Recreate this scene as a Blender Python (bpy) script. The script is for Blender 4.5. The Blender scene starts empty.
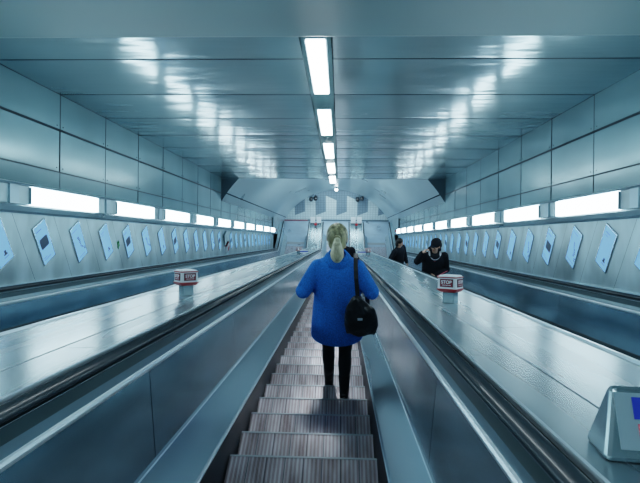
import bpy, bmesh, math, random
from mathutils import Vector, Matrix, Euler
random.seed(7)
C = bpy.context.scene.collection
A = math.radians(30); CA, SA = math.cos(A), math.sin(A)
RX = Matrix.Rotation(-A, 4, 'X')
PI = math.pi

def S2W(x, s, n): return Vector((x, s*CA + n*SA, -s*SA + n*CA))
def W2S(v): return Vector((v[0], v[1]*CA - v[2]*SA, v[1]*SA + v[2]*CA))

# ------------------------------------------------------------------ materials
def mat(name, col, rough=.5, metal=0., emit=None, estr=0., bump=None, var=None, coat=0., aniso=None, spec=.5):
    """bump/var = (scale xyz, strength, detail)"""
    m = bpy.data.materials.new(name); m.use_nodes = True
    nt = m.node_tree; b = nt.nodes['Principled BSDF']
    b.inputs['Base Color'].default_value = (*col, 1); b.inputs['Roughness'].default_value = rough
    b.inputs['Metallic'].default_value = metal; b.inputs['Coat Weight'].default_value = coat
    b.inputs['Specular IOR Level'].default_value = spec
    if emit: b.inputs['Emission Color'].default_value = (*emit, 1); b.inputs['Emission Strength'].default_value = estr
    tc = nt.nodes.new('ShaderNodeTexCoord')
    def noise(sc, det):
        mp = nt.nodes.new('ShaderNodeMapping'); mp.inputs['Scale'].default_value = sc
        nz = nt.nodes.new('ShaderNodeTexNoise'); nz.inputs['Scale'].default_value = 1; nz.inputs['Detail'].default_value = det
        nt.links.new(tc.outputs['Object'], mp.inputs[0]); nt.links.new(mp.outputs[0], nz.inputs['Vector']); return nz
    if bump:
        nz = noise(bump[0], bump[2]); bp = nt.nodes.new('ShaderNodeBump')
        bp.inputs['Strength'].default_value = 1; bp.inputs['Distance'].default_value = bump[1]
        nt.links.new(nz.outputs['Fac'], bp.inputs['Height']); nt.links.new(bp.outputs[0], b.inputs['Normal'])
    if var:
        nz = noise(var[0], var[2]); r = nt.nodes.new('ShaderNodeValToRGB')
        k = var[1]; r.color_ramp.elements[0].position = .3; r.color_ramp.elements[1].position = .7
        r.color_ramp.elements[0].color = (*[c*(1-k) for c in col], 1); r.color_ramp.elements[1].color = (*[min(1, c*(1+k)) for c in col], 1)
        nt.links.new(nz.outputs['Fac'], r.inputs[0]); nt.links.new(r.outputs[0], b.inputs['Base Color'])
        if rough > .1:
            mr = nt.nodes.new('ShaderNodeMapRange'); mr.inputs['To Min'].default_value = rough*.75; mr.inputs['To Max'].default_value = rough*1.25
            nt.links.new(nz.outputs['Fac'], mr.inputs[0]); nt.links.new(mr.outputs[0], b.inputs['Roughness'])
    return m

M = {}
M['wall'] = mat('enamel wall panel', (.25,.41,.46), .2, .4, bump=((1.6,.8,.8),.008,1), var=((.7,.7,.7),.12,2))
M['ceil'] = mat('glossy ceiling panel', (.36,.52,.57), .16, .5, bump=((1.0,4.2,1),.007,2), var=((.5,.5,.5),.12,2))
M['beam'] = mat('painted beam', (.15,.27,.30), .5, .1, var=((.6,1,1),.12,2))
M['bulkhead'] = mat('dark bulkhead', (.07,.12,.15), .6)
M['gap'] = mat('seam shadow', (.02,.04,.055), .7)
M['lower'] = mat('brushed wall steel', (.38,.51,.56), .34, .75, bump=((3,1.3,1.3),.012,3), var=((1.6,2.4,1.2),.32,3))  # strong colour mottling paints in the blotchy reflections of the steel
M['ledge'] = mat('ledge steel', (.4,.55,.63), .3, .7, var=((1,.8,3),.15,2))
M['balus'] = mat('balustrade steel', (.29,.45,.54), .19, .82, bump=((.8,1.1,1.1),.006,2), var=((1,1.5,6),.15,3))
M['inner'] = mat('inner decking steel', (.31,.41,.47), .3, .75, var=((3,.25,5),.08,1))
M['deck'] = mat('deck steel', (.25,.35,.39), .27, .85, bump=((1.0,.7,1),.003,1), var=((6,.35,1),.07,2))
M['chrome'] = mat('polished trim', (.66,.8,.88), .3, .7)
M['skirt'] = mat('dark skirt panel', (.03,.05,.07), .4, .5)
M['rubber'] = mat('handrail rubber', (.02,.035,.045), .38, 0, coat=.3)
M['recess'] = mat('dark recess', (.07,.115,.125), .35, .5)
M['guide'] = mat('handrail guide', (.16,.24,.28), .35, .7)
M['light'] = mat('light diffuser', (.9,.95,1), .5, emit=(.74,.93,1), estr=13)
M['clight'] = mat('ceiling diffuser', (.9,.95,1), .5, emit=(.84,.96,1), estr=17)
M['vault'] = mat('vault panel', (.38,.51,.57), .3, .35, var=((.6,.4,.6),.1,2))
M['floor'] = mat('landing plate', (.5,.64,.78), .3, .6, var=((1.5,1.5,1.5),.12,3))
M['nose'] = mat('worn step edge', (.42,.46,.5), .35, .6)
M['white'] = mat('white plastic', (.72,.8,.86), .35)
M['red'] = mat('red plastic', (.30,.010,.02), .35)
M['maroon'] = mat('maroon panel', (.2,.012,.03), .35)
M['blackp'] = mat('black plastic', (.01,.015,.02), .35)
M['blue'] = mat('sign blue', (.015,.04,.42), .35)
M['pink'] = mat('sign pink red', (.55,.12,.16), .4)
M['green'] = mat('sign green', (.01,.25,.07), .4)
M['poster'] = mat('glowing poster print', (.22,.50,.95), .45, emit=(.2,.48,.95), estr=.5)  # emission added to make the print look lit; posters are no light source
M['pink2'] = mat('poster dark print', (.03,.07,.13), .5)
M['mark'] = mat('poster pale print', (.12,.24,.5), .5)
M['frame'] = mat('poster frame', (.55,.7,.78), .25, .8)
M['coat'] = mat('blue wool coat', (.025,.17,.58), .85, bump=((160,160,160),.004,2), var=((95,95,95),.28,2), spec=.15)
M['black'] = mat('black cloth', (.007,.011,.017), .8, var=((25,25,25),.3,2), spec=.25)
M['tights'] = mat('black tights', (.006,.014,.02), .7, spec=.25)
M['leather'] = mat('black leather', (.006,.010,.014), .33, bump=((18,18,18),.012,3))
M['skin'] = mat('skin', (.52,.33,.25), .55)
M['hair'] = mat('blonde hair', (.27,.265,.15), .45, bump=((70,70,9),.006,2), var=((42,42,6),.75,3))
M['tail'] = mat('pale blonde ponytail', (.52,.52,.36), .45, bump=((70,70,9),.006,2), var=((50,50,6),.4,3))
M['dhair'] = mat('dark hair', (.012,.012,.012), .5, bump=((90,90,14),.006,2))
M['eye'] = mat('eye', (.02,.02,.02), .2)
M['lip'] = mat('lips', (.35,.1,.09), .5)
M['scarf'] = mat('pale scarf', (.5,.55,.62), .8)

def tread_mat():
    m = bpy.data.materials.new('grooved step tread'); m.use_nodes = True
    nt = m.node_tree; b = nt.nodes['Principled BSDF']
    b.inputs['Roughness'].default_value = .3; b.inputs['Metallic'].default_value = .5
    tc = nt.nodes.new('ShaderNodeTexCoord'); oi = nt.nodes.new('ShaderNodeObjectInfo')
    ad = nt.nodes.new('ShaderNodeVectorMath'); ad.operation = 'ADD'
    cm = nt.nodes.new('ShaderNodeCombineXYZ'); ml = nt.nodes.new('ShaderNodeMath'); ml.operation = 'MULTIPLY'; ml.inputs[1].default_value = 30
    nt.links.new(oi.outputs['Random'], ml.inputs[0]); nt.links.new(ml.outputs[0], cm.inputs[1])
    nt.links.new(tc.outputs['Object'], ad.inputs[0]); nt.links.new(cm.outputs[0], ad.inputs[1])
    mp = nt.nodes.new('ShaderNodeMapping'); mp.inputs['Scale'].default_value = (9, 2, 2)
    nz = nt.nodes.new('ShaderNodeTexNoise'); nz.inputs['Scale'].default_value = 1; nz.inputs['Detail'].default_value = 4
    nt.links.new(ad.outputs[0], mp.inputs[0]); nt.links.new(mp.outputs[0], nz.inputs['Vector'])
    r = nt.nodes.new('ShaderNodeValToRGB'); e = r.color_ramp.elements
    e[0].position = .32; e[0].color = (.31,.265,.28,1); e[1].position = .7; e[1].color = (.70,.70,.76,1)
    nt.links.new(nz.outputs['Fac'], r.inputs[0])
    sx = nt.nodes.new('ShaderNodeSeparateXYZ'); nt.links.new(tc.outputs['Object'], sx.inputs[0])
    def saw(freq, thr):
        a = nt.nodes.new('ShaderNodeMath'); a.operation = 'MULTIPLY'; a.inputs[1].default_value = freq; nt.links.new(sx.outputs[0], a.inputs[0])
        f = nt.nodes.new('ShaderNodeMath'); f.operation = 'FRACT'; nt.links.new(a.outputs[0], f.inputs[0])
        g = nt.nodes.new('ShaderNodeMath'); g.operation = 'LESS_THAN'; g.inputs[1].default_value = thr; nt.links.new(f.outputs[0], g.inputs[0]); return g
    def mix(fac, src, colr, k):
        mx = nt.nodes.new('ShaderNodeMix'); mx.data_type = 'RGBA'; mx.blend_type = 'MULTIPLY'
        kk = nt.nodes.new('ShaderNodeMath'); kk.operation = 'MULTIPLY'; kk.inputs[1].default_value = k
        nt.links.new(fac.outputs[0], kk.inputs[0]); nt.links.new(kk.outputs[0], mx.inputs[0]); nt.links.new(src, mx.inputs[6]); mx.inputs[7].default_value = (*colr,1); return mx.outputs[2]
    c = mix(saw(1/.0276, .5), r.outputs[0], (.62,.48,.48), .75)
    c = mix(saw(1/.124, .07), c, (.25,.28,.3), .8)
    nt.links.new(c, b.inputs['Base Color'])
    return m
M['tread'] = tread_mat()

def tile_mat(name, c1, mortar):
    m = bpy.data.materials.new(name); m.use_nodes = True
    nt = m.node_tree; b = nt.nodes['Principled BSDF']; b.inputs['Roughness'].default_value = .3
    tc = nt.nodes.new('ShaderNodeTexCoord'); mp = nt.nodes.new('ShaderNodeMapping'); mp.inputs['Rotation'].default_value = (PI/2,0,0)
    br = nt.nodes.new('ShaderNodeTexBrick'); br.offset = 0
    br.inputs['Color1'].default_value = (*c1,1); br.inputs['Color2'].default_value = (*[c*.93 for c in c1],1); br.inputs['Mortar'].default_value = (*mortar,1)
    br.inputs['Scale'].default_value = 1; br.inputs['Brick Width'].default_value = .157; br.inputs['Row Height'].default_value = .157; br.inputs['Mortar Size'].default_value = .009
    nt.links.new(tc.outputs['Object'], mp.inputs[0]); nt.links.new(mp.outputs[0], br.inputs['Vector']); nt.links.new(br.outputs['Color'], b.inputs['Base Color'])
    return m
M['tile'] = tile_mat('pale wall tile', (.50,.62,.66), (.25,.33,.37))
M['gtile'] = tile_mat('grey wall tile', (.16,.23,.29), (.09,.13,.16))

# ------------------------------------------------------------------ mesh helpers
class MB:
    def __init__(s): s.v = []; s.f = []; s.m = []
    def quad(s, a, b, c, d, mi=0):
        k = len(s.v); s.v += [tuple(a), tuple(b), tuple(c), tuple(d)]; s.f.append((k,k+1,k+2,k+3)); s.m.append(mi)
    def poly(s, pts, mi=0):
        k = len(s.v); s.v += [tuple(p) for p in pts]; s.f.append(tuple(range(k, k+len(pts)))); s.m.append(mi)
    def box(s, x0, x1, y0, y1, z0, z1, mi=0, T=None):
        k = len(s.v); P = [(x,y,z) for x in (x0,x1) for y in (y0,y1) for z in (z0,z1)]
        if T: P = [tuple(T @ Vector(p)) for p in P]
        s.v += P
        for f in ((0,1,3,2),(4,6,7,5),(0,4,5,1),(2,3,7,6),(0,2,6,4),(1,5,7,3)):
            s.f.append(tuple(k+i for i in f)); s.m.append(mi)
    def rings(s, rs, mi=0, closed=True, cap=True):
        k = len(s.v); n = len(rs[0])
        for r in rs: s.v += [tuple(p) for p in r]
        for i in range(len(rs)-1):
            for j in range(n if closed else n-1):
                a = k+i*n+j; b = k+i*n+(j+1)%n
                s.f.append((a, b, b+n, a+n)); s.m.append(mi)
        if cap and closed:
            s.f.append(tuple(k+j for j in reversed(range(n)))); s.m.append(mi)
            s.f.append(tuple(k+(len(rs)-1)*n+j for j in range(n))); s.m.append(mi)
    def tube(s, pts, rad, n=12, mi=0, flat=None):
        pts = [Vector(p) for p in pts]; rs = []
        if not isinstance(rad, (list,tuple)): rad = [rad]*len(pts)
        up = Vector((0,0,1))
        d0 = (pts[1]-pts[0]).normalized()
        if abs(d0.dot(up)) > .95: up = Vector((0,1,0))
        u = d0.cross(up).normalized()
        for i, p in enumerate(pts):
            d = (pts[min(i+1,len(pts)-1)] - pts[max(i-1,0)]).normalized()
            u = (u - d*u.dot(d)).normalized(); w = d.cross(u)
            r = rad[i]; r2 = r*(flat or 1)
            rs.append([p + u*r*math.cos(2*PI*j/n) + w*r2*math.sin(2*PI*j/n) for j in range(n)])
        s.rings(rs, mi)
    def ball(s, c, r, mi=0, n=14, m=9, T=None):
        c = Vector(c)
        if not isinstance(r, (tuple,list)): r = (r,r,r)
        rs = []
        for i in range(m):
            th = .06 + (PI-.12)*i/(m-1)
            ring = [Vector((r[0]*math.sin(th)*math.cos(2*PI*j/n), r[1]*math.sin(th)*math.sin(2*PI*j/n), -r[2]*math.cos(th))) for j in range(n)]
            rs.append([c + (T @ q if T else q) for q in ring])
        s.rings(rs, mi)
    def ell(s, secs, n=20, mi=0):            # secs: (cx, cy, cz, rx, ry)
        s.rings([[Vector((c[0]+c[3]*math.cos(2*PI*j/n), c[1]+c[4]*math.sin(2*PI*j/n), c[2])) for j in range(n)] for c in secs], mi)
    def mesh(s, name):
        me = bpy.data.meshes.new(name); me.from_pydata(s.v, [], s.f)
        me.polygons.foreach_set('material_index', s.m); me.update(); return me
    def build(s, name, mats, parent=None, rot=False, smooth=False, bevel=0, **tags):
        me = s.mesh(name)
        bm = bmesh.new(); bm.from_mesh(me); bmesh.ops.recalc_face_normals(bm, faces=bm.faces); bm.to_mesh(me); bm.free()
        if not isinstance(mats, (list,tuple)): mats = [mats]
        for m in mats: me.materials.append(M[m])
        if smooth: me.polygons.foreach_set('use_smooth', [True]*len(me.polygons))
        return link(name, me, parent, rot, bevel, **tags)

def link(name, me, parent=None, rot=False, bevel=0, **tags):
    o = bpy.data.objects.new(name, me); C.objects.link(o)
    if rot: o.rotation_euler = (-A, 0, 0)
    if parent: o.parent = parent
    if bevel:
        b = o.modifiers.new('bevel', 'BEVEL'); b.width = bevel; b.segments = 2; b.limit_method = 'ANGLE'
    for k, v in tags.items(): o[k] = v
    return o

def empty(name, loc=(0,0,0), **tags):
    o = bpy.data.objects.new(name, None); o.empty_display_size = .1; C.objects.link(o); o.location = loc
    for k, v in tags.items(): o[k] = v
    return o

def copy_tree(o, parent=None):
    c = o.copy(); C.objects.link(c)
    if parent: c.parent = parent
    for ch in list(o.children): copy_tree(ch, c)
    return c

def remeshed(mb, name, voxel, smooth=4, mats=('skin',)):
    me = mb.mesh(name + '_src')
    bm = bmesh.new(); bm.from_mesh(me); bmesh.ops.recalc_face_normals(bm, faces=bm.faces); bm.to_mesh(me); bm.free()
    o = bpy.data.objects.new('tmp', me); C.objects.link(o)
    r = o.modifiers.new('r', 'REMESH'); r.mode = 'VOXEL'; r.voxel_size = voxel
    sm = o.modifiers.new('s', 'SMOOTH'); sm.factor = .5; sm.iterations = smooth
    dg = bpy.context.evaluated_depsgraph_get(); dg.update()
    out = bpy.data.meshes.new_from_object(o.evaluated_get(dg)); out.name = name
    bpy.data.objects.remove(o); bpy.data.meshes.remove(me)
    out.polygons.foreach_set('use_smooth', [True]*len(out.polygons))
    out.materials.clear()
    for m in mats: out.materials.append(M[m])
    return out

def text_mesh(txt, size, bold=0.0):
    cu = bpy.data.curves.new('t', 'FONT'); cu.body = txt; cu.size = size; cu.align_x = 'CENTER'; cu.align_y = 'CENTER'; cu.extrude = .0008; cu.offset = bold
    o = bpy.data.objects.new('t', cu); C.objects.link(o)
    dg = bpy.context.evaluated_depsgraph_get(); dg.update()
    me = bpy.data.meshes.new_from_object(o.evaluated_get(dg)); bpy.data.objects.remove(o)
    return me

# ------------------------------------------------------------------ incline path (line of the step edges)
SB = 27.26; YB = SB*CA; ZL = -SB*SA                 # bend of the step line, landing level
RB = 1.5; TB = RB*math.tan(A/2); T1 = SB - TB; ARC = RB*A
def frame(t):                                       # t = length along the line; world (y, z) and normal
    if t <= T1: return (t*CA, -t*SA, SA, CA)
    if t <= T1+ARC:
        a = (t-T1)/RB; ang = A - a                  # remaining dip
        cy = T1*CA + RB*SA; cz = -T1*SA + RB*CA
        return (cy - RB*math.sin(ang), cz - RB*math.cos(ang), math.sin(ang), math.cos(ang))
    y = YB + TB + (t-T1-ARC)
    return (y, ZL, 0, 1)
def PT(x, t, n):
    y, z, ny, nz = frame(t); return W2S((x, y+ny*n, z+nz*n))
def tsplit(t0, t1):
    ts = [t0]
    for i in range(0, 7):
        t = T1 + ARC*i/6
        if t0+.01 < t < t1-.01: ts.append(t)
    ts.append(t1); return ts
def sweep(mb, prof, t0, t1, mi=0, closed=False):
    mb.rings([[PT(x, t, n) for (x, n) in prof] for t in tsplit(t0, t1)], mi, closed=closed, cap=closed)
T_START = -3.0
T_END = T1 + ARC + (26.8 - (YB+TB))                 # end of decks and handrails

# ------------------------------------------------------------------ step
PITCH = .43; TD = PITCH*CA; RISE = PITCH*SA
def step_mesh():
    mb = MB(); W = .497; p = .0092; nn = int(2*W/p); h = .009
    x = -W
    for i in range(nn):                              # cleats of the tread and of the riser
        x0, x1, x2 = x+p*.0, x+p*.52, x+p
        mb.quad((x0,-TD,0),(x1,-TD,0),(x1,-.012,0),(x0,-.012,0))
        mb.quad((x1,-TD,-h),(x2,-TD,-h),(x2,-.012,-h),(x1,-.012,-h))
        mb.quad((x1,-TD,0),(x1,-TD,-h),(x1,-.012,-h),(x1,-.012,0)); mb.quad((x2,-TD,-h),(x2,-TD,0),(x2,-.012,0),(x2,-.012,-h))
        x += p
    mb.box(-W, W, -.012, 0, -.03, .001, 1)
    prof = [(0,-.03),(-.006,-.07),(-.018,-.13),(-.035,-RISE-.02)]
    for (a,b),(c,d) in zip(prof, prof[1:]): mb.quad((-W,a,b),(W,a,b),(W,c,d),(-W,c,d), 2)
    for sx in (-W, W): mb.poly([(sx,-TD,0),(sx,0,0)]+[(sx,a,b) for a,b in prof]+[(sx,-TD,-.1)], 2)
    me = mb.mesh('step')
    for m in ('tread','nose','guide'): me.materials.append(M[m])
    return me
STEP = step_mesh()

def make_escalator():
    root = empty('escalator')
    for sg, side in ((-1,'left'),(1,'right')):
        P = lambda pr: [(sg*x, n) for x, n in pr]
        mb = MB(); sweep(mb, P([(.505,-.32),(.508,.15)]), T_START, T_END-.9); mb.build('skirt_panel', 'skirt', root, True)
        mb = MB(); sweep(mb, P([(.508,.15),(.510,.158),(.514,.160)]), T_START, T_END-.3, 1); sweep(mb, P([(.514,.160),(.525,.166)]), T_START, T_END-.3, 0)
        sweep(mb, P([(.525,.166),(.665,.352)]), T_START, T_END-.3, 0)
        sweep(mb, P([(.665,.352),(.668,.357),(.671,.357)]), T_START, T_END-.3, 1); sweep(mb, P([(.671,.357),(.680,.366)]), T_START, T_END-.3, 0)
        mb.build('inner_decking', ['inner','chrome','gap'], root, True)
        mb = MB(); t = .55-2.02*2
        while t < T_END-.3:
            t2 = min(t+2.02, T_END-.3)
            sweep(mb, P([(.680,.366),(.716,.808)]), max(t, T_START)+.004, t2-.004, 0); t = t2
        sweep(mb, P([(.684,.36),(.721,.81)]), T_START, T_END-.3, 1)
        mb.build('balustrade_panel', ['balus','gap'], root, True)
        mb = MB(); sweep(mb, P([(.716,.800),(.708,.808),(.706,.820),(.712,.830),(.722,.832)]), T_START, T_END-.2, 0)
        sweep(mb, P([(.722,.832),(.728,.868)]), T_START, T_END-.2, 2)
        sweep(mb, P([(.728,.868),(.728,.92)]), T_START, T_END-.2, 1)
        sweep(mb, P([(.728,.92),(.724,.925)]), T_START, T_END-.2, 0)
        sweep(mb, P([(.755,.95),(.755,.90),(.772,.896)]), T_START, T_END-.2, 2)
        sweep(mb, P([(.772,.896),(.773,.915),(.779,.915),(.780,.885)]), T_START, T_END-.2, 0)
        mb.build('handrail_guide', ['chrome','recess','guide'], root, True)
        # rubber handrail, turning down round the newel at the landing
        oval = [(.738+.033*math.cos(2*PI*j/14), .955+.021*math.sin(2*PI*j/14)) for j in range(14)]
        mb = MB(); rr = [[PT(sg*x, t, n) for x, n in oval] for t in tsplit(T_START, T_END)]
        y, z, _, _ = frame(T_END); R = .24
        for i in range(1, 9):
            a = PI*i/8
            rr.append([W2S((sg*x, y + (R+(n-.958))*math.sin(a), z + .958 - R + (R+(n-.958))*math.cos(a))) for x, n in oval])
        mb.rings(rr, 0); mb.build('handrail', 'rubber', root, True, smooth=True)
        mb = MB(); ctr = W2S((0, y, z+.958-R))
        ring = lambda xx: [W2S((sg*xx, y+(R-.03)*math.sin(PI*i/8), z+.958-R+(R-.03)*math.cos(PI*i/8))) for i in range(9)] + [W2S((sg*xx, y-.3, z+.2)), W2S((sg*xx, y-.3, z+.85))]
        mb.rings([ring(.715), ring(.775)], 0); mb.build('newel', 'inner', root, True)
    # landing comb plate
    mb = MB(); y1 = 25.95
    mb.box(-.5, .5, y1, y1+.22, ZL-.02, ZL+.012, 0)
    for i in range(50): mb.box(-.49+i*.0196, -.482+i*.0196, y1-.05, y1, ZL-.02, ZL+.008, 0)
    mb.box(-.66, .66, y1+.22, 27.2, ZL-.03, ZL+.010, 1)
    mb.build('comb_plate', ['nose','floor'], root)
    s = 3.50 - PITCH*13
    while True:
        y, z, _, _ = frame(s)
        if y > 26.0: break
        st = link('step', STEP, root); st.location = (0, y, z); s += PITCH if s < T1 else TD
    return root
esc = make_escalator()
esc['label'] = 'middle escalator, descending ahead with ribbed steps and the woman in blue on it'; esc['category'] = 'escalator'; esc['group'] = 'parallel escalators'
SP = 2.27
for sg, lab in ((-1,'left-hand empty escalator, along the wall of posters beyond the left steel deck'), (1,'right-hand escalator carrying two people in dark coats, beyond the right steel deck')):
    e = copy_tree(esc); e.location = (sg*SP, 0, 0); e['label'] = lab

# decks between escalators
DN = .967
for sg, lab in ((-1,'brushed steel deck between the left and middle escalators'), (1,'brushed steel deck between the middle and right escalators')):
    root = empty('escalator_deck', label=lab, category='deck', group='steel decks between escalators')
    mb = MB(); P = lambda pr: [(sg*x, n) for x, n in pr]
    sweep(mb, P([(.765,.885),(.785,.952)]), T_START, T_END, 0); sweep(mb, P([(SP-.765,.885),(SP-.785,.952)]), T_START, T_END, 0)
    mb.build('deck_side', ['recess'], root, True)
    mb = MB(); sweep(mb, P([(.785,.952),(.786,.974),(.794,.976),(.797,.967)]), T_START, T_END, 0); sweep(mb, P([(SP-.785,.952),(SP-.786,.978),(SP-.800,.978),(SP-.806,.967)]), T_START, T_END, 0)
    mb.build('edge_trim', ['chrome'], root, True)
    mb = MB(); sweep(mb, P([(.79,.962),(SP-.79,.962)]), T_START, T_END, 1)
    for x0, x1, ph in ((.797,1.016,.55),(1.024,SP-.797,1.3)):
        t = ph-3.4
        while t < T_END:
            t2 = min(t+1.72, T_END); sweep(mb, P([(x0,DN),(x1,DN)]), max(t,T_START)+.003, t2-.003, 0); t = t2
    y, z, _, _ = frame(T_END)
    e = [W2S((sg*.79,y,z)), W2S((sg*(SP-.79),y,z)), W2S((sg*(SP-.79),y,z+DN)), W2S((sg*.79,y,z+DN))]; mb.poly(e, 2)
    mb.build('deck_panel', ['deck','gap','inner'], root, True)
    mb = MB(); sweep(mb, P([(1.018,.968),(1.022,.9695)]), T_START, T_END, 0); mb.build('seam_strip', 'chrome', root, True)

# ------------------------------------------------------------------ setting
HW = 3.22; CAMN = 1.47
N0 = .965; NS0 = CAMN+.24; NSb = CAMN+.335; NSt = CAMN+.53; R1 = CAMN+.785; R2 = CAMN+1.30; NC = CAMN+1.74
SC0, SC1 = 4.2, 15.0; CP = 1.24; CPH = 5.03 - 8*CP
S_END = 32.5
def quad_x(mb, x, s0, s1, n0, n1, mi): mb.quad((x,s0,n0),(x,s1,n0),(x,s1,n1),(x,s0,n1), mi)
for sg, nm in ((-1,'wall_left'),(1,'wall_right')):
    mb = MB()
    quad_x(mb, sg*(HW+.012), -4, S_END, -1.5, NC+.1, 1)             # dark backing seen in the seams
    xp = sg*HW; k = -8
    for i in range(0, 31):
        s0 = CPH+CP*i; s1 = s0+CP
        if s0 < -4: continue
        for n0, n1 in ((NSt-.05,R1),(R1,R2),(R2,NC)):
            if s0 > SC1-.2 and n0 == R2: continue
            g = .007; t = random.uniform(-.003,.003)
            big = .012 if n0 == R2 else g
            mb.quad((xp+t,s0+g,n0+big),(xp-t,s1-g,n0+big),(xp-t,s1-g,n1-g),(xp+t,s0+g,n1-g), 0)
            if n1 < NC-.01 or True: mb.box(*sorted((xp+sg*.01, xp-sg*.004)), s0-.008, s0+.008, n0, n1, 1)
            for (ss, nn2) in ((s0+.07,n0+.05),(s1-.07,n0+.05)):
                if -1 < s0 < 14: mb.box(min(xp,xp-sg*.006), max(xp,xp-sg*.006), ss-.006, ss+.006, nn2-.006, nn2+.006, 1)
    for nn3, hh in ((R1,.008),(R2,.014)): mb.box(*sorted((xp+sg*.01, xp-sg*.004)), -4, (SC1 if nn3==R2 else 26), nn3-hh, nn3+hh, 1)
    # lower wall of brushed sheets whose joints stand plumb
    xl = sg*(HW-.05)
    quad_x(mb, xl+sg*.006, -4, S_END, -1.6, NSb, 1)
    for i in range(-11, 30):
        s0 = 5.85-.395+.79*i; g = .003
        def Q(s, n): return (xl, s + (1.38-(n-0)+0)*math.tan(A), n)
        a, b = s0, s0+.79
        mb.quad(Q(a+g,N0-.1), Q(b-g,N0-.1), Q(b-g,NSb), Q(a+g,NSb), 2)
    quad_x(mb, xl, 26.4, S_END, -4, NSb+1.2, 2)
    mb.build(nm, ['wall','gap','lower'], None, True, kind='structure')
    # ledge carrying the strip lights, and narrow outer deck
    mb = MB(); xi = sg*(HW-.13); xo = sg*(HW-.0)
    L0, L1 = -3.8, 27.6
    def strip(pr, mi): mb.rings([[(x, s, n) for x, n in pr] for s in (L0, L1)], mi, closed=False)
    strip([(xl,NS0),(xi,NS0+.02),(xi-sg*.015,NSb-.025),(xi,NSb-.008)], 0)
    strip([(xi,NSb-.008),(sg*(HW-.02),NSb)], 0)
    strip([(xi+sg*.01,NSt),(xi,NSt+.02),(xo,NSt+.05)], 0)
    strip([(xi+sg*.01,NSt),(sg*(HW-.02),NSt-.002)], 0)
    k = -4
    for k in range(-4, 10):                                        # metal boxes between the lights
        g0 = 5.50+2.17*k+1.58; g1 = g0+.59
        x0, x1 = sorted((sg*(HW-.10), sg*(HW-.01))); mb.box(x0, x1, g0+.01, g1-.01, NSb, NSt, 1)
        mb.box(*sorted((sg*(HW-.118), sg*(HW-.1))), g0+.22, g0+.37, NSb+.0, NSt, 0)
    mb.build('trim_1' if sg<0 else 'trim_2', ['ledge','lower'], None, True, kind='structure')
    mb = MB(); sweep(mb, [(sg*(SP+.765),.885),(sg*(SP+.78),.955),(sg*(SP+.785),.967),(sg*(HW-.04),.967)], T_START, T_END, 0)
    mb.build('trim_3' if sg<0 else 'trim_4', ['ledge'], None, True, kind='structure')

mb = MB()                                                          # ceiling
mb.quad((-HW-.1,SC0-.3,NC+.012),(HW+.1,SC0-.3,NC+.012),(HW+.1,SC1,NC+.012),(-HW-.1,SC1,NC+.012), 1)
for i in range(0, 30):
    s0 = CPH+CP*i; s1 = min(s0+CP, SC1)
    if s1 < SC0 or s0 >= SC1: continue
    for x0, x1 in ((-HW,-.14),(.14,HW)):
        nxs, nss = 18, 8; ph = random.uniform(0,6)
        g = [[(x0+.01+(x1-x0-.012)*i2/nxs, s0+.009+(s1-s0-.018)*j/nss,
               NC - .009*(1-(2*j/nss-1)**2)*(.6+.4*math.sin(ph+i2*.9)) ) for i2 in range(nxs+1)] for j in range(nss+1)]
        mb.rings(g, 0, closed=False)
for i in range(0, 30):
    s0 = CPH+CP*i
    if SC0 < s0 < SC1: mb.box(-HW, -.14, s0-.009, s0+.009, NC-.003, NC+.01, 1); mb.box(.14, HW, s0-.009, s0+.009, NC-.003, NC+.01, 1)
mb.box(-.139,.139,SC0,SC1,NC+.0,NC+.03, 2)
NB = CAMN+1.60
mb.box(-HW-.1, HW+.1, -4, SC0-.1, NB, NB+.4, 2); mb.box(-HW-.1, HW+.1, -4, 2.9, NB-.03, NB+.1, 2)
mb.rings([[(-HW,SC0-.1,NB),(-HW,SC0-.03,NB+.02),(-HW,SC0,NC)],[(HW,SC0-.1,NB),(HW,SC0-.03,NB+.02),(HW,SC0,NC)]], 2, closed=False)
mb.build('ceiling', ['ceil','gap','beam'], None, True, smooth=True, kind='structure')

NVC = CAMN-.85; RV = 3.75                                         # vault beyond the flat ceiling
nv0 = CAMN+1.07; a0 = math.asin((nv0-NVC)/RV); NA = 40
arc = [(RV*math.cos(PI-a0-(PI-2*a0)*i/NA), NVC+RV*math.sin(PI-a0-(PI-2*a0)*i/NA)) for i in range(NA+1)]
mb = MB()
for i in range(26):
    s0 = SC1+ .9*i; s1 = s0+.9
    if s0 > S_END: break
    mb.rings([[(x,s0,n) for x,n in arc],[(x,s1,n) for x,n in arc]], 0, closed=False)
big = [(x*1.006, n+.015) for x,n in arc]
mb.rings([[(x,SC1,n) for x,n in big],[(x,S_END,n) for x,n in big]], 1, closed=False)
for nn3 in (CAMN+1.30,):
    xx = math.sqrt(RV**2-(nn3-NVC)**2)
    for sg in (-1,1): mb.box(sg*xx-.014, sg*xx+.014, SC1, S_END, nn3-.014, nn3+.014, 1)
mb.build('ceiling_2', ['vault','gap'], None, True, smooth=True, kind='structure')
mb = MB()                                                          # bulkhead between flat ceiling and vault
pts = [(x, n) for x, n in arc if n < NC-.001]
for sg in (-1,1):
    q = [p for p in arc if p[0]*sg > 0 and p[1] < NC]
    q.sort(key=lambda p: p[1])
    mb.poly([(sg*(HW+.02),SC1-.01,nv0-.02)] + [(p[0],SC1-.01,p[1]) for p in q] + [(sg*math.sqrt(RV**2-(NC-NVC)**2),SC1-.01,NC+.01),(sg*(HW+.02),SC1-.01,NC+.01)], 0)
tops = [p for p in arc if p[1] >= NC]
for a, b in zip(tops, tops[1:]): mb.quad((a[0],SC1+.0,a[1]),(b[0],SC1+.0,b[1]),(b[0],SC1+.0,NC+.012),(a[0],SC1+.0,NC+.012), 1)
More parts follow.
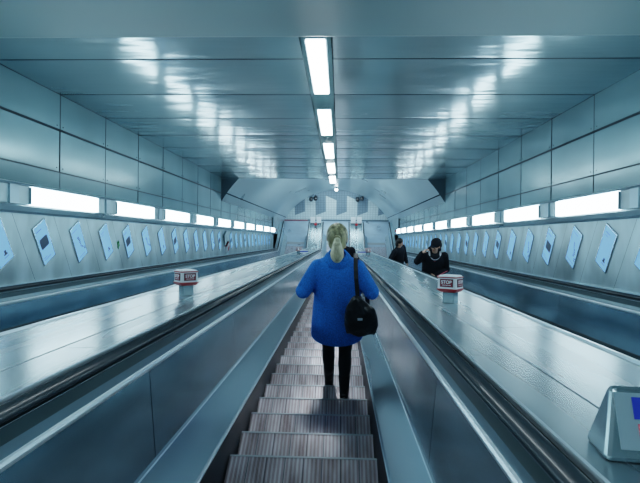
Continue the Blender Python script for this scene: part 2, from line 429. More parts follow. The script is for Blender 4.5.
mb.build('trim_5', ['bulkhead','beam'], None, True, kind='structure')

# landing floor and end wall (world axes)
YW = 28.8
mb = MB(); mb.box(-HW-.1, HW+.1, 23.2, YW+.1, ZL-.3, ZL-.004, 0); mb.build('floor', 'floor', None, kind='structure')
mb = MB(); mb.box(-4.4, 4.4, YW, YW+.2, ZL-.2, ZL+4.5, 0)
clip = 2.15
for k in range(-3, 4):
    x = 1.26*k; w = .62
    mb.quad((x,YW-.006,ZL+.36),(x+w,YW-.006,ZL+.62),(x+w,YW-.006,ZL+1.68),(x,YW-.006,ZL+1.38), 1)
    mb.poly([(x,YW-.006,ZL+1.38),(x+w,YW-.006,ZL+1.68),(x+w,YW-.006,ZL+3.6),(x,YW-.006,ZL+3.6)], 1)
    mb.poly([(x+w,YW-.006,ZL+1.68),(x+1.26,YW-.006,ZL+1.38),(x+1.26,YW-.006,ZL+3.6),(x+w,YW-.006,ZL+3.6)], 1)
mb.build('wall_back', ['tile','gtile'], None, kind='structure')
mb = MB(); mb.box(-HW, -1.75, YW-.03, YW, ZL, ZL+.05, 1); mb.box(-1.75, HW, YW-.03, YW, ZL, ZL+.07, 0); mb.build('baseboard_back', ['bulkhead','maroon'], None, kind='structure')

# ------------------------------------------------------------------ lights
ORD = ['nearest','second','third','fourth','fifth','sixth','seventh','eighth','ninth','tenth','eleventh','twelfth','thirteenth','fourteenth','fifteenth','sixteenth','seventeenth','eighteenth','nineteenth','twentieth','twenty-first','twenty-second','twenty-third','twenty-fourth','twenty-fifth','twenty-sixth','twenty-seventh','twenty-eighth']
def tube_light(sg):
    root = empty('wall_light'); mb = MB()
    x0, x1 = sorted((sg*(HW-.115), sg*(HW-.03)))
    mb.box(x0, x1, 0, 1.56, NSb+.004, NSt-.006, 0); mb.build('diffuser', 'light', root, True, bevel=.01)
    for s in (-.006, 1.56):
        mb = MB(); mb.box(x0-.003, x1+.003, s, s+.006, NSb+.002, NSt-.004, 0); mb.build('end_cap', 'ledge', root, True)
    return root
for sg, side in ((-1,'left'),(1,'right')):
    pr = tube_light(sg); j = 0
    for k in range(-4, 10):
        s = 5.50+2.17*k; o = pr if k == -4 else copy_tree(pr)
        o.location = S2W(0, s, 0)
        vis = k + 1
        o['label'] = f'{ORD[max(vis,0)]} white strip light on the {side} wall ledge, counted from the camera' if vis >= 0 else f'white strip light high on the {side} wall behind the camera'
        o['category'] = 'light'; o['group'] = f'strip lights along the {side} wall'
root0 = None
for k in range(0, 5):
    s = 4.52+2.45*k
    if root0 is None:
        r = root0 = empty('ceiling_light')
        mb = MB(); mb.box(-.085,.085,0,1.62,NC-.03,NC-.006,0); mb.build('diffuser', 'clight', r, True, bevel=.006)
        mb = MB(); mb.box(-.10,.10,-.03,1.65,NC-.012,NC+.002,0); mb.build('housing', 'ledge', r, True)
    else: r = copy_tree(root0)
    r.location = S2W(0, s, 0)
    r['label'] = f'{ORD[k]} bright white light panel in the ceiling row, counted from the camera'; r['category'] = 'light'; r['group'] = 'ceiling light panels'
for s in (-2.6,.1):
    r = copy_tree(root0); r.location = S2W(0, s, -.17); r['label'] = 'white light panel on the low ceiling above and behind the camera'
r = empty('spot_lamp', label='small bright lamp at the crown of the vault above the tiled end wall', category='light')
pk = S2W(0, 29.0, NVC+RV-.02); r.location = pk
mb = MB(); mb.tube([(0,0,.05),(0,0,-.08)], .05); mb.build('lamp_body', 'blackp', r)
mb = MB(); mb.ball((0,0,-.13), .085); mb.build('bulb', 'clight', r, smooth=True)

def area(loc, size, power, n_down=True):  # unseen fill lights, added to brighten the landing and the vault
    l = bpy.data.lights.new('hall_fill', 'AREA'); l.shape = 'RECTANGLE'; l.size = size[0]; l.size_y = size[1]; l.energy = power; l.color = (.8,.95,1)
    o = bpy.data.objects.new('hall_fill', l); C.objects.link(o); o.location = loc; o.rotation_euler = (math.radians(0),0,0)
for yy in (25.2, 27.6): area((0, yy, ZL+ (2.35 if yy > 27 else 3.0)), (4.4,.25), 75)
o_ = S2W(0, 20, CAMN+2.6); area(o_, (2.5,1.2), 130)
# loudspeakers near the end wall
for i, (x, lab) in enumerate(((-1.36,'pair of round black loudspeakers hanging at the left of the tiled arch'), (1.36,'pair of round black loudspeakers hanging at the right of the tiled arch'))):
    r = empty('loudspeaker_pair', (x, YW-.45, ZL+1.72), label=lab, category='loudspeaker', group='loudspeakers under the arch')
    for dx, dz in ((-.13,-.03),(.13,.02)):
        mb = MB(); mb.tube([(dx,-.16,dz-.05),(dx,-.10,dz-.03),(dx,.08,dz+.03),(dx,.14,dz+.05)], [.09,.125,.115,.06], 16); mb.build('loudspeaker', 'blackp', r, smooth=True)
    mb = MB(); mb.box(-.2,.2,-.02,.02,.1,.13); mb.box(-.015,.015,.0,.38,.1,.13); mb.build('bracket', 'bulkhead', r)

# ------------------------------------------------------------------ posters
def poster(sg, s, typ):
    c = S2W(sg*(HW-.05), s, 1.40)
    r = empty('framed_poster', c); X = lambda d: -sg*d
    w, h = .122, .235
    def bx(mb, d0, d1, y0, y1, z0, z1, mi=0): a, b = sorted((X(d0), X(d1))); mb.box(a, b, y0, y1, z0, z1, mi)
    mb = MB(); f = .011
    bx(mb,0,.012,-w-f,-w,-h-f,h+f); bx(mb,0,.012,w,w+f,-h-f,h+f); bx(mb,0,.012,-w,w,h,h+f); bx(mb,0,.012,-w,w,-h-f,-h)
    mb.build('frame', 'frame', r)
    mb = MB(); bx(mb,.002,.008,-w,w,-h,h,2)
    # reading direction on the wall: left wall reads towards +y, right wall towards -y
    q = 1 if sg < 0 else -1
    def rect(u0, u1, v0, v1, mi=0): y0, y1 = sorted((q*u0*.8, q*u1*.8)); bx(mb,.008,.0088,y0,y1,v0*.85,v1*.85,mi)
    if typ == 0:
        rect(-.095,.095,-.075,.075); rect(-.105,.105,-.06,.06); rect(-.12,-.03,-.2,-.193,1); rect(-.12,.06,-.23,-.223,1); rect(-.12,.02,.19,.2,1)
    elif typ == 1:
        for i in range(9):
            u = -.02+.014*i*random.uniform(.6,1.2); v = .06-.03*i; rect(u, u+random.uniform(.02,.05), v, v+.018)
        rect(-.12,.10,-.235,-.228,1); rect(-.12,.04,.2,.206,1)
    else:
        rect(.0,.075,-.19,-.17); rect(.02,.06,-.17,-.13); rect(-.01,.09,-.22,-.212,1); rect(-.11,-.0,.19,.2,1); rect(-.11,-.03,.15,.156,1)
    mb.build('print', ['pink2','mark','poster'], r)
    return r
TD_ = {0:'dark block in its middle', 1:'dark scribble down it', 2:'small dark mark at its foot'}
seq = {-1:[2,0,1,2,0,1,2,0,1,2,2,1,0], 1:[2,2,1,0,1,2,0,1,2,0,2,1,0]}
for sg, side in ((-1,'left'),(1,'right')):
    protos = {}
    for i in range(26):
        s = 5.85+.79*(i-1)
        if sg < 0 and i == 13: continue
        typ = seq[sg][i % 13]
        if typ not in protos: o = protos[typ] = poster(sg, s, typ)
        else: o = copy_tree(protos[typ]); o.location = S2W(sg*(HW-.05), s, 1.40)
        o['label'] = f'{ORD[i]} pale blue poster along {side} wall, {TD_[typ]}'
        o['category'] = 'poster'; o['group'] = f'framed posters along the {side} wall'
# one poster just behind the frame edge on each wall
c = S2W(-(HW-.05), 7.86, 1.36)
mb = MB(); mb.box(0,.006,-.03,.03,-.045,.045); mb.tube([(.006,0,.03),(.02,0,.03)], .014)
mb.box(0,.008,-.045,-.02,-.06,-.02)
o = mb.build('wall_sign', 'green', None, label='tiny green sign on the left wall between two posters', category='sign'); o.location = c
r = empty('alarm_box', S2W(-(HW-.05), 15.33, 1.24), label='small red and white alarm box low on the left wall between posters', category='alarm')
mb = MB(); mb.box(0,.09,-.12,.12,-.16,.08); mb.build('case', 'white', r)
mb = MB(); mb.box(.09,.1,-.09,.09,-.13,-.02); mb.box(0,.092,-.122,.122,.05,.08); mb.build('red_panel', 'red', r)
mb = MB(); mb.box(0,.05,-.16,.16,.1,.42); mb.build('backing_plate', 'lower', r)
for sg, side in ((-1,'left'),(1,'right')):
    r = empty('signal_lamp', S2W(sg*(HW-.08), 26.6, 1.92), label=f'small red lamp at the far end of the {side} wall', category='lamp', group='red lamps at the foot of the escalators')
    mb = MB(); mb.ball((-sg*.06,0,0), .05); mb.build('lens', 'red', r, smooth=True)
    mb = MB(); mb.box(*sorted((0,-sg*.05)), -.09,.09,-.12,.1); mb.build('housing', 'bulkhead', r)

# ------------------------------------------------------------------ emergency stop boxes on the decks
def stop_box(name='stop_box'):
    r = empty(name)
    L = .078
    def oct_(a, c): return [(-a+c,-a),(a-c,-a),(a,-a+c),(a,a-c),(a-c,a),(-a+c,a),(-a,a-c),(-a,-a+c)]
    def lay(mb, secs, mi): mb.rings([[(x,y,z) for x,y in oct_(a,c)] for a,c,z in secs], mi)
    mb = MB(); mb.box(-.048,.048,-.048,.048,0,.105); mb.build('pedestal', 'deck', r, bevel=.006)
    mb = MB(); lay(mb, [(L*.84,.008,.092),(L+.006,.009,.112),(L+.006,.009,.120)], 0); mb.build('lower_rim', 'red', r)
    mb = MB(); lay(mb, [(L,.008,.120),(L*.97,.008,.205)], 0); mb.build('case', 'white', r)
    mb = MB(); lay(mb, [(L+.003,.009,.205),(L+.003,.009,.214)], 0); mb.build('upper_rim', 'red', r)
    mb = MB(); lay(mb, [(L-.002,.009,.2145),(L-.012,.009,.226)], 0); mb.build('lid', 'white', r)
    tm = text_mesh('STOP', .036, .0009); tm.materials.append(M['white'])
    for i in range(4):
        R = Matrix.Rotation(i*PI/2, 4, 'Z')
        mb = MB(); mb.box(-.054,.054,-L-.003,-L+.004,.134,.198, 0, R); mb.box(-.049,.049,-L-.0045,-L+.002,.138,.194, 1, R)
        p = mb.build('sign_panel', ['blackp','maroon'], r)
        t = link('lettering', tm, p); t.matrix_local = R @ Matrix.Translation((0,-L-.006,.172)) @ Matrix.Rotation(PI/2, 4, 'X')
        mb = MB()
        for a, b in ((-.035,-.012),(-.008,.012),(.016,.036)): mb.box(a, b, -L-.0058, -L-.004, .147, .151, 0, R)
        mb.build('small_print', 'white', p)
    return r
def place_s(o, x, s, n, yaw):
    o.matrix_world = Matrix.Translation(S2W(x, s, n)) @ RX @ Matrix.Rotation(yaw, 4, 'Z')
sb = stop_box(); YAW = math.radians(41)
spots = [(-1.10,4.47,YAW,'red and white stop box with maroon panels on the left deck'),
         (1.12,4.20,-math.radians(34),'red and white stop box with maroon panels on the right deck'),
         (-1.14,17.4,YAW,'small far red and white emergency stop box low down the left deck'),
         (1.14,16.9,-YAW,'small far red and white emergency stop box low down the right deck')]
for i, (x, s, yw, lab) in enumerate(spots):
    o = sb if i == 0 else copy_tree(sb)
    place_s(o, x, s, DN, yw); o['label'] = lab; o['category'] = 'stop button box'; o['group'] = 'emergency stop boxes on the decks'
for sg, side in ((-1,'left'),(1,'right')):
    mb = MB(); mb.box(-.13,.13,-.012,.012,.03,.12,0); mb.box(-.13,.13,-.014,.014,.055,.095,1); mb.box(-.02,.02,-.02,.02,0,.04,0)
    o = mb.build('deck_notice', ['white','blue'], None, label=f'small flat blue notice beside the far stop box on the {side} deck', category='sign', group='blue notices on the decks')
    place_s(o, sg*.93, 16.8, DN+.02, 0)
r = empty('notice_block', label='white wedge-shaped notice with blue and red panels at the bottom right corner of the deck', category='sign')
mb = MB(); mb.rings([[(-.135,-.05,0),(.135,-.05,0),(.135,.10,0),(-.135,.10,0)],[(-.10,.02,.155),(.10,.02,.155),(.10,.05,.155),(-.10,.05,.155)]], 0); mb.build('case', 'deck', r, bevel=.012)
T = Matrix.Translation((0,-.05,0)) @ Matrix.Rotation(-math.atan2(.07,.155), 4, 'X')
mb = MB(); mb.box(-.098,.098,-.004,.002,.03,.158,0,T); mb.build('face_plate', 'ledge', r)
mb = MB(); mb.box(-.062,.05,-.007,-.003,.098,.148,0,T); mb.build('blue_panel', 'blue', r)
mb = MB(); mb.box(-.056,.05,-.007,-.003,.045,.088,0,T); mb.build('red_panel', 'pink', r)
place_s(r, .985, 1.24, DN, math.radians(-8))

# notices with red discs on the deck ends
for sg, side in ((-1,'left'),(1,'right')):
    r = empty('notice_stand', (sg*SP/2+.0, 26.6, ZL+DN), label=f'pair of white notices over a red disc at the far end of the {side} deck', category='sign', group='notices at the deck ends')
    for dx in (-.17,.17):
        mb = MB(); mb.box(dx-.13,dx+.13,-.02,0,.06,.44,0); mb.box(dx-.10,dx+.10,-.023,-.02,.12,.125,1); mb.box(dx-.10,dx+.06,-.023,-.02,.2,.206,1); mb.box(dx-.10,dx+.08,-.023,-.02,.3,.306,1)
        mb.box(dx-.13,dx+.13,-.03,.01,.03,.06,2)
        mb.build('notice_board', ['white','mark','blackp'], r)
    mb = MB(); mb.tube([(0,-.32,-.0),(0,-.32,.08)], .05, 12); mb.build('post', 'bulkhead', r)
    mb = MB(); mb.ball((0,-.34,.14), (.085,.05,.085)); mb.build('red_disc', 'red', r, smooth=True)

# ------------------------------------------------------------------ people
def rotm(yaw=0, pitch=0, roll=0): return (Matrix.Rotation(yaw,3,'Z') @ Matrix.Rotation(pitch,3,'X') @ Matrix.Rotation(roll,3,'Y'))
def head(mb, c, R):
    c = Vector(c); t = lambda p: c + R @ Vector(p)
    mb.ball(t((0,-.012,.025)), (.074,.092,.092), n=18, m=12, T=R)
    mb.ball(t((0,.022,-.035)), (.056,.064,.068), n=16, m=10, T=R)
    mb.ball(t((0,.062,-.082)), (.024,.020,.020), T=R)
    mb.ball(t((0,.078,.022)), (.050,.014,.012), T=R)
    mb.tube([t((0,.078,.012)), t((0,.096,-.018)), t((0,.104,-.030)), t((0,.09,-.038))], [.009,.013,.015,.010], 8)
    for s in (-1,1):
        mb.ball(t((s*.078,-.005,-.008)), (.010,.018,.031), T=R); mb.ball(t((s*.042,.06,-.022)), (.022,.02,.018), T=R)
def face(person, c, R, K):
    c = Vector(c)
    for s in (-1,1):
        mb = MB(); mb.ball(K*(c + R @ Vector((s*.031,.083,.002))), (.013*K,.007*K,.007*K), T=R, n=10, m=7); mb.build('eye', 'eye', person, smooth=True)
    mb = MB(); mb.ball(K*(c + R @ Vector((0,.084,-.058))), (.024*K,.008*K,.007*K), T=R, n=10, m=7); mb.build('lips', 'lip', person, smooth=True)
def hand(mb, wrist, d, palm_n, side, curl=.5):
    """wrist point, finger direction d, palm normal, thumb on 'side' vector"""
    w = Vector(wrist); d = Vector(d).normalized(); s = Vector(side); s = (s-d*s.dot(d)).normalized(); pn = d.cross(s)
    if pn.dot(Vector(palm_n)) < 0: pn = -pn
    R = Matrix((s, d, pn)).transposed()
    mb.ball(w + d*.045, (.040,.052,.016), T=R)
    mb.tube([w-d*.03, w+d*.02], [.025,.027], 10)
    for i, (off, ln) in enumerate(((.030,.070),(.010,.080),(-.010,.075),(-.029,.058))):
        p = w + d*.080 + s*off; pts = [w+d*.045+s*off*.8, p]; a = 0
        for k, fr in enumerate((.45,.32,.25)):
            a += curl*(.8 if k else .5); p = p + (d*math.cos(a) + pn*math.sin(a))*ln*fr; pts.append(p.copy())
        mb.tube(pts, [.009,.0088,.0082,.0075,.006], 8)
    b = w + d*.02 + s*.026
    mb.tube([b, b + s*.022+d*.022+pn*.006, b + s*.034+d*.046+pn*.014, b + s*.034+d*.066+pn*.022], [.013,.0115,.010,.008], 8)
def limb(mb, pts, rad, n=14):
    mb.tube(pts, rad, n)
    for p, r in zip(pts, rad): mb.ball(p, r, n=12, m=8)
def scaled(mb, K): mb.v = [(a*K, b*K, c*K) for a, b, c in mb.v]; return mb
def foot(mb, a, toe, yawd=0, boot=False):
    a = Vector(a); R = rotm(yawd)
    f = lambda p: Vector((a.x,a.y,0)) + R @ Vector(p) + Vector((0,0,toe))
    r = .004 if boot else 0
    mb.tube([f((0,-.055,.035)), f((0,-.02,.045)), f((0,.05,.036)), f((0,.12,.028)), f((0,.165,.022))], [.032+r,.038+r,.040+r,.038+r,.022+r], 12)
    return f

def make_person(name, K, J, voxel, cloth):
    """J: joints in metres for a 1.75 m figure. returns body object with clothes as children"""
    mb = MB()
    mb.ell([(0,J['pel'][1],J['pel'][2]-.09,.10,.08),(0,J['pel'][1],J['pel'][2],.155,.105),(0,J['pel'][1],J['pel'][2]+.15,.13,.09),
            (0,J['chest'][1],J['chest'][2]-.05,.15,.10),(0,J['chest'][1],J['chest'][2]+.10,.165,.095),(0,J['chest'][1],J['chest'][2]+.17,.09,.07)])
    limb(mb, [(0,J['chest'][1],J['chest'][2]+.12), J['neck'], Vector(J['head'])+Vector((0,-.01,-.05))], [.07,.053,.052])
    R = rotm(*J['hrot']); head(mb, J['head'], R)
    for s in ('l','r'):
        limb(mb, [J[s+'sh'], J[s+'el'], J[s+'wr']], [.052,.040,.027])
        hd = J[s+'hand']; hand(mb, J[s+'wr'], hd[0], hd[1], hd[2], hd[3])
        limb(mb, [J[s+'hip'], J[s+'kn'], Vector(J[s+'kn']).lerp(Vector(J[s+'an']), .3), J[s+'an']], [.082,.056,.054,.036])
        foot(mb, J[s+'an'], J[s+'an'][2]-.085, J.get(s+'fy',0))
    scaled(mb, K); me = remeshed(mb, name, voxel*K, 3, ('skin',))
    body = link(name, me)
    face(body, J['head'], R, K)
    return body, R

# --- woman in blue coat, seen from behind -----------------------------------
KW = 1.04
dY, dZ = TD/KW, -RISE/KW
J = dict(pel=(0,.12,.90), chest=(0,.10,1.28), neck=(0,.105,1.50), head=(-.005,.125,1.66), hrot=(0,math.radians(-6),0),
    lsh=(-.160,.09,1.395), lel=(-.285,.04,1.19), lwr=(-.215,.27,1.13), lhand=((.3,.9,.05),(1,0,-.3),(0,.1,1),.7),
    rsh=(.160,.09,1.395), rel=(.285,.05,1.18), rwr=(.21,.27,1.15), rhand=((-.35,.9,.1),(-1,0,-.3),(0,.1,1),.7),
    lhip=(-.085,.12,.88), lkn=(-.082,.26,.40), lan=(-.078,.0+dY-.03,dZ+.085), rhip=(.085,.11,.88), rkn=(.075,.13,.46), ran=(.07,.0,.085))
woman, RH = make_person('person', KW, J, .0075, None)
woman['label'] = 'woman with blonde ponytail, blue coat and black tights, seen from behind, riding down'; woman['category'] = 'person'
# coat
mb = MB()
mb.ell([(0,.125,.650,.222,.160),(0,.125,.657,.236,.172),(0,.122,.76,.232,.168),(0,.115,.95,.215,.156),(0,.108,1.10,.200,.142),(0,.102,1.25,.202,.138),(0,.098,1.34,.215,.127),(0,.098,1.41,.205,.112),(0,.10,1.455,.150,.092),(0,.10,1.482,.095,.080),(0,.105,1.495,.070,.068)], 28)
for s in (-1,1):
    q = 'l' if s < 0 else 'r'
    limb(mb, [J[q+'sh'], J[q+'el'], Vector(J[q+'el']).lerp(Vector(J[q+'wr']), .85)], [.070,.066,.052])
scaled(mb, KW); coat = link('coat', remeshed(mb, 'coat', .0085, 5, ('coat',)), woman)
mb = MB()                                                   # turned-down collar
for k in range(3): pass
ringc = []
for (rx, ry, z, oy) in ((.066,.062,1.512,.11),(.080,.074,1.518,.108),(.105,.090,1.492,.10),(.128,.104,1.452,.098),(.118,.098,1.446,.098),(.068,.066,1.48,.105)):
    ringc.append([Vector((rx*math.cos(2*PI*j/28), oy+ry*math.sin(2*PI*j/28), z + .012*math.sin(2*PI*j/28))) for j in range(28)])
mb.rings(ringc + [ringc[0]], 0, cap=False); scaled(mb, KW); mb.build('collar', 'coat', coat, smooth=True)
mb = MB(); mb.box(-.0015,.0015,-.055,-.048,.73,.92); scaled(mb, KW)
# tights
mb = MB()
for s in ('l','r'):
    limb(mb, [J[s+'hip'], Vector(J[s+'hip']).lerp(Vector(J[s+'kn']),.5), J[s+'kn'], Vector(J[s+'kn']).lerp(Vector(J[s+'an']), .32), Vector(J[s+'kn']).lerp(Vector(J[s+'an']), .8)], [.094,.078,.060,.062,.042])
mb.ell([(0,.12,.80,.13,.10),(0,.12,.95,.15,.11)])
scaled(mb, KW); link('tights', remeshed(mb, 'tights', .0085, 3, ('tights',)), woman)
for s in ('l','r'):
    mb = MB(); a = Vector(J[s+'an']); z0 = a.z-.085
    kn = Vector(J[s+'kn']); top = a.lerp(kn, .38)
    limb(mb, [a+Vector((0,0,-.02)), a+Vector((0,0,.03)), top], [.045,.046,.056])
    foot(mb, a, z0+.012, 0, True)
    mb.box(a.x-.026,a.x+.026,a.y-.085,a.y-.03,z0,z0+.05)
    mb.box(a.x-.036,a.x+.036,a.y+.02,a.y+.15,z0,z0+.03)
    scaled(mb, KW); link('boot', remeshed(mb, 'boot', .007, 2, ('leather',)), woman)
# hair
def hp(p): return Vector(J['head']) + RH @ Vector(p)
mb = MB()
mb.ball(hp((0,-.024,.030)), (.088,.096,.101), n=20, m=12, T=RH)
mb.ball(hp((0,-.050,-.028)), (.074,.064,.070), n=18, m=10, T=RH)
mb.tube([hp((0,-.10,.035)), hp((0,-.135,.03)), hp((0,-.155,-.01)), hp((0,-.148,-.06)), hp((0,-.130,-.10)), hp((0,-.122,-.128))], [.022,.028,.036,.040,.030,.012], 14)
scaled(mb, KW); hair = link('hair', remeshed(mb, 'hair', .006, 3, ('hair',)), woman)
mb = MB(); mb.tube([hp((0,-.09,.04)), hp((0,-.142,.038)), hp((0,-.172,.0)), hp((0,-.168,-.055)), hp((0,-.150,-.10)), hp((0,-.138,-.135)), hp((0,-.13,-.15))], [.016,.026,.040,.052,.050,.034,.010], 14); scaled(mb, KW); link('ponytail', remeshed(mb, 'ponytail', .006, 3, ('tail',)), hair, label='paler gathered ponytail')
mb = MB(); mb.tube([hp((0,-.112,.044)), hp((0,-.134,.042))], [.027,.029], 16); scaled(mb, KW); mb.build('hair_tie', 'hair', hair, smooth=True)
NK = 5.22 ; wy, wz = NK*CA, -NK*SA
WX = .215
woman.location = (WX, wy-.15, wz)

# shoulder bag: held by her, so a thing of its own
bag = empty('shoulder_bag', woman.location, label='slouchy black leather bag hanging from the right shoulder of the woman in blue', category='bag')
mb = MB()
bc = Vector((.190,-.11,1.08))
n = 22; rs = []
for z, rx, ry, dx in ((-.20,.085,.03,.01),(-.19,.125,.06,.01),(-.12,.142,.075,.012),(-.03,.136,.072,.006),(.04,.120,.058,-.004),(.10,.080,.040,-.022),(.15,.045,.026,-.03),(.165,.03,.014,-.03)):
    rs.append([bc + Vector((dx + rx*math.copysign(abs(math.cos(2*PI*j/n))**.8, math.cos(2*PI*j/n)), ry*math.sin(2*PI*j/n), z + .012*math.sin(5*2*PI*j/n+z*30))) for j in range(n)])
mb.rings(rs); scaled(mb, KW); link('bag_body', remeshed(mb, 'bag_body', .007, 3, ('leather',)), bag)
mb = MB()
def strap_path(a, pts, w, th, mi=0):
    rs = []
    for i, p in enumerate(pts):
        p = Vector(p); d = (Vector(pts[min(i+1,len(pts)-1)]) - Vector(pts[max(i-1,0)])).normalized()
        u = Vector(a); u = (u-d*u.dot(d)).normalized(); v = d.cross(u)
        rs.append([p+u*w+v*th, p-u*w+v*th, p-u*w-v*th, p+u*w-v*th])
    mb.rings(rs, mi)
strap_path((1,0,0), [(.166,-.11,1.22),(.160,-.085,1.28),(.150,-.05,1.38),(.145,.0,1.46),(.145,.06,1.505),(.145,.13,1.505),(.15,.20,1.46),(.17,.235,1.36),(.20,.20,1.2) ,(.25,.10,1.13),(.25,-.05,1.12)], .017, .004)
scaled(mb, KW); mb.build('strap', 'leather', bag)
mb = MB(); mb.box(.165,.205,-.19,-.178,1.07,1.085); mb.tube([(.166,-.112,1.21),(.166,-.112,1.235)], .014, 10); scaled(mb, KW); mb.build('clasp', 'chrome', bag, label='chrome clasp')

# --- other people -------------------------------------------------------------
def dressed(J, K, x, sfoot, yaw, label, hood=False, long=.78, scarf=False, stripe=False, hairm='dhair', cap=False, esc_x=0):
    body, R = make_person('person', K, J, .011, None)
    body['label'] = label; body['category'] = 'person'
    mb = MB(); cy = J['chest'][1]
    mb.ell([(0,cy,long,.215,.15),(0,cy,long+.01,.222,.158),(0,cy,.95,.212,.15),(0,cy,1.12,.20,.14),(0,cy,1.28,.215,.142),(0,cy,1.39,.21,.13),(0,cy,1.46,.165,.10),(0,cy,1.50,.08,.07)], 24)
    for q in 'lr': limb(mb, [J[q+'sh'], J[q+'el'], Vector(J[q+'el']).lerp(Vector(J[q+'wr']), .88)], [.080,.066,.052])
    if hood: mb.ball((0,cy-.06,1.52), (.13,.09,.07)); 
    scaled(mb, K); coat = link('coat', remeshed(mb, 'coat', .012, 4, ('black',)), body)
    mb = MB()
    for s in 'lr':
        limb(mb, [J[s+'hip'], J[s+'kn'], Vector(J[s+'an'])+Vector((0,0,.0))], [.10,.075,.058])
    mb.ell([(0,J['pel'][1],.80,.14,.11),(0,J['pel'][1],1.0,.15,.11)])
    scaled(mb, K); link('trousers', remeshed(mb, 'trousers', .012, 3, ('tights',)), body)
    for s in 'lr':
        mb = MB(); a = Vector(J[s+'an']); foot(mb, a, a.z-.085+.008, 0, True); limb(mb, [a, a+Vector((0,0,-.03))], [.045,.045]); mb.box(a.x-.036,a.x+.036,a.y-.07,a.y+.15,a.z-.085,a.z-.06)
        scaled(mb, K); link('shoe', remeshed(mb, 'shoe', .009, 2, ('leather',)), body)
    hc = Vector(J['head']); mb = MB()
    mb.ball(hc + R @ Vector((0,-.024,.040)), (.088,.094,.096), T=R, n=18, m=12); mb.ball(hc + R @ Vector((0,-.05,-.02)), (.078,.062,.07), T=R)
    if long < .75: mb.ball(hc + R @ Vector((0,-.06,-.05)), (.088,.06,.10), T=R); mb.ball(hc + R @ Vector((0,.0,.07)), (.085,.09,.07), T=R)
    scaled(mb, K); link('hair', remeshed(mb, 'hair', .01, 3, (hairm,)), body)
    if cap:
        mb = MB(); mb.ball(hc + R @ Vector((0,-.018,.052)), (.096,.108,.088), T=R, n=18); mb.ball(hc + R @ Vector((0,.075,.045)), (.065,.06,.012), T=R); mb.ball(hc + R @ Vector((.0,-.06,-.01)), (.09,.075,.10), T=R)
        scaled(mb, K); link('hat', remeshed(mb, 'hat', .01, 3, ('black',)), body)
    if scarf:
        mb = MB(); pts = [Vector((.10*math.sin(a), cy+.03+.09*math.cos(a)*.9, 1.50-.10*max(0,math.cos(a)))) for a in [2*PI*i/20 for i in range(20)]]; pts.append(pts[0])
        mb.tube(pts, .016, 8); scaled(mb, K); mb.build('scarf', 'scarf', body, smooth=True)
        mb = MB(); mb.tube([p+Vector((0,.012,-.022)) for p in pts], .009, 8); scaled(mb, K); mb.build('scarf_edge', 'pink', body, smooth=True)
    if stripe:
        a, b = Vector(J['lel']), Vector(J['lwr']); mb = MB()
        strap = [a.lerp(b, t)+Vector((0,.062-.012*t,.01)) for t in (.0,.3,.6,.85)]
        mb.tube(strap, .012, 8); scaled(mb, K); mb.build('sleeve_stripe', 'pink', body)
    k = round((sfoot-3.50)/PITCH); s = 3.50+PITCH*k
    body.location = (x, s*CA-.18, -s*SA); body.rotation_euler = (0,0,yaw)
    return body
base = dict(pel=(0,0,.93), chest=(0,0,1.28), neck=(0,0,1.50), head=(0,.015,1.645), hrot=(0,0,0),
    lsh=(-.18,0,1.42), rsh=(.18,0,1.42), lhip=(-.09,0,.90), rhip=(.09,0,.90), lkn=(-.09,.03,.49), rkn=(.09,.03,.49), lan=(-.09,0,.085), ran=(.09,0,.085))
# man ahead of her on the middle escalator
J1 = dict(base, lel=(-.24,-.02,1.15), lwr=(-.24,.10,.93), lhand=((0,.2,-1),(1,0,0),(0,1,0),.4), rel=(.25,-.01,1.15), rwr=(.25,.12,.95), rhand=((0,.2,-1),(-1,0,0),(0,1,0),.4), hrot=(math.radians(-10),0,0))
dressed(J1, 1.06, .33, 13.6, 0, 'person in dark coat ahead of the woman in blue, mostly hidden behind her head')
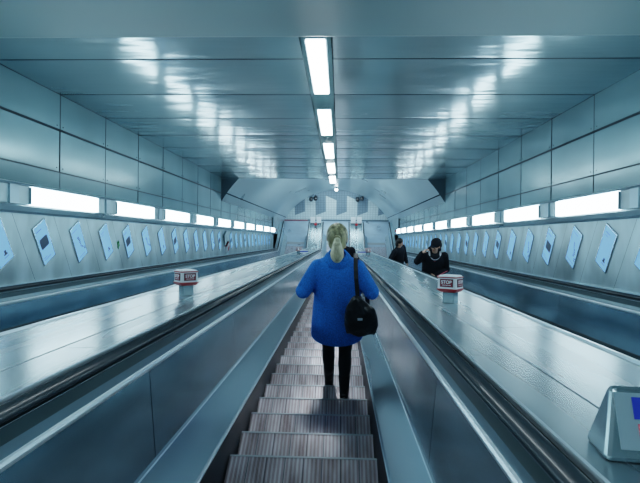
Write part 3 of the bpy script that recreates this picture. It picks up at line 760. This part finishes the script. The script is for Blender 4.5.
# hooded figure on the right escalator, one hand raised to the face, body turned to the camera (own left = -x before turning)
J2 = dict(base, hrot=(math.radians(-38),math.radians(-12),0),
    rel=(.32,.12,1.36), rwr=(.24,.16,1.58), rhand=((-.6,.1,.7),(-1,0,0),(0,.9,.3),.8),
    lel=(-.25,.02,1.14), lwr=(-.02,.20,1.10), lhand=((1,.1,-.05),(0,-1,0),(0,.2,1),.6))
dressed(J2, 1.03, 2.02, 10.6, PI+math.radians(-2), 'person in black hat and dark jacket, pale scarf, one hand raised beside the head', hood=True, scarf=True, stripe=True, cap=True)
J3 = dict(base, hrot=(math.radians(25),math.radians(-4),0),
    rel=(.37,.0,1.24), rwr=(.58,.0,1.24), rhand=((.9,.1,-.2),(0,0,-1),(-.5,.8,0),.3),
    lel=(-.24,.05,1.15), lwr=(-.16,.2,.98), lhand=((.3,.6,-.7),(1,0,0),(0,.5,.6),.5))
dressed(J3, 1.04, 1.98, 16.6, math.radians(-135), 'dark-haired person in black coat, hand on handrail, farther down the right escalator', long=.7)

# ------------------------------------------------------------------ camera, world
cam = bpy.data.objects.new('camera', bpy.data.cameras.new('camera')); C.objects.link(cam)
F = 520.0; cam.data.sensor_width = 36; cam.data.lens = F*36/640; cam.data.clip_start = .05
a = math.atan(20/F); b = math.atan(2.5/F); rl = math.radians(.6)
fw = Vector((-math.sin(a)*math.cos(b), math.cos(a)*math.cos(b), -math.sin(b)))
up0 = Vector((0,0,1)); rt = fw.cross(up0).normalized(); up = rt.cross(fw)
up2 = up*math.cos(rl) - rt*math.sin(rl); rt2 = rt*math.cos(rl) + up*math.sin(rl)
Mc = Matrix((rt2, up2, -fw)).transposed().to_4x4()
cam.matrix_world = Matrix.Translation(S2W(.233, 0, CAMN)) @ RX @ Mc
bpy.context.scene.camera = cam
w = bpy.data.worlds.new('World'); bpy.context.scene.world = w; w.use_nodes = True
w.node_tree.nodes['Background'].inputs[0].default_value = (.25,.45,.55,1); w.node_tree.nodes['Background'].inputs[1].default_value = .5
sc = bpy.context.scene
sc.view_settings.view_transform = 'Filmic'; sc.view_settings.look = 'Medium High Contrast'; sc.view_settings.exposure = .25
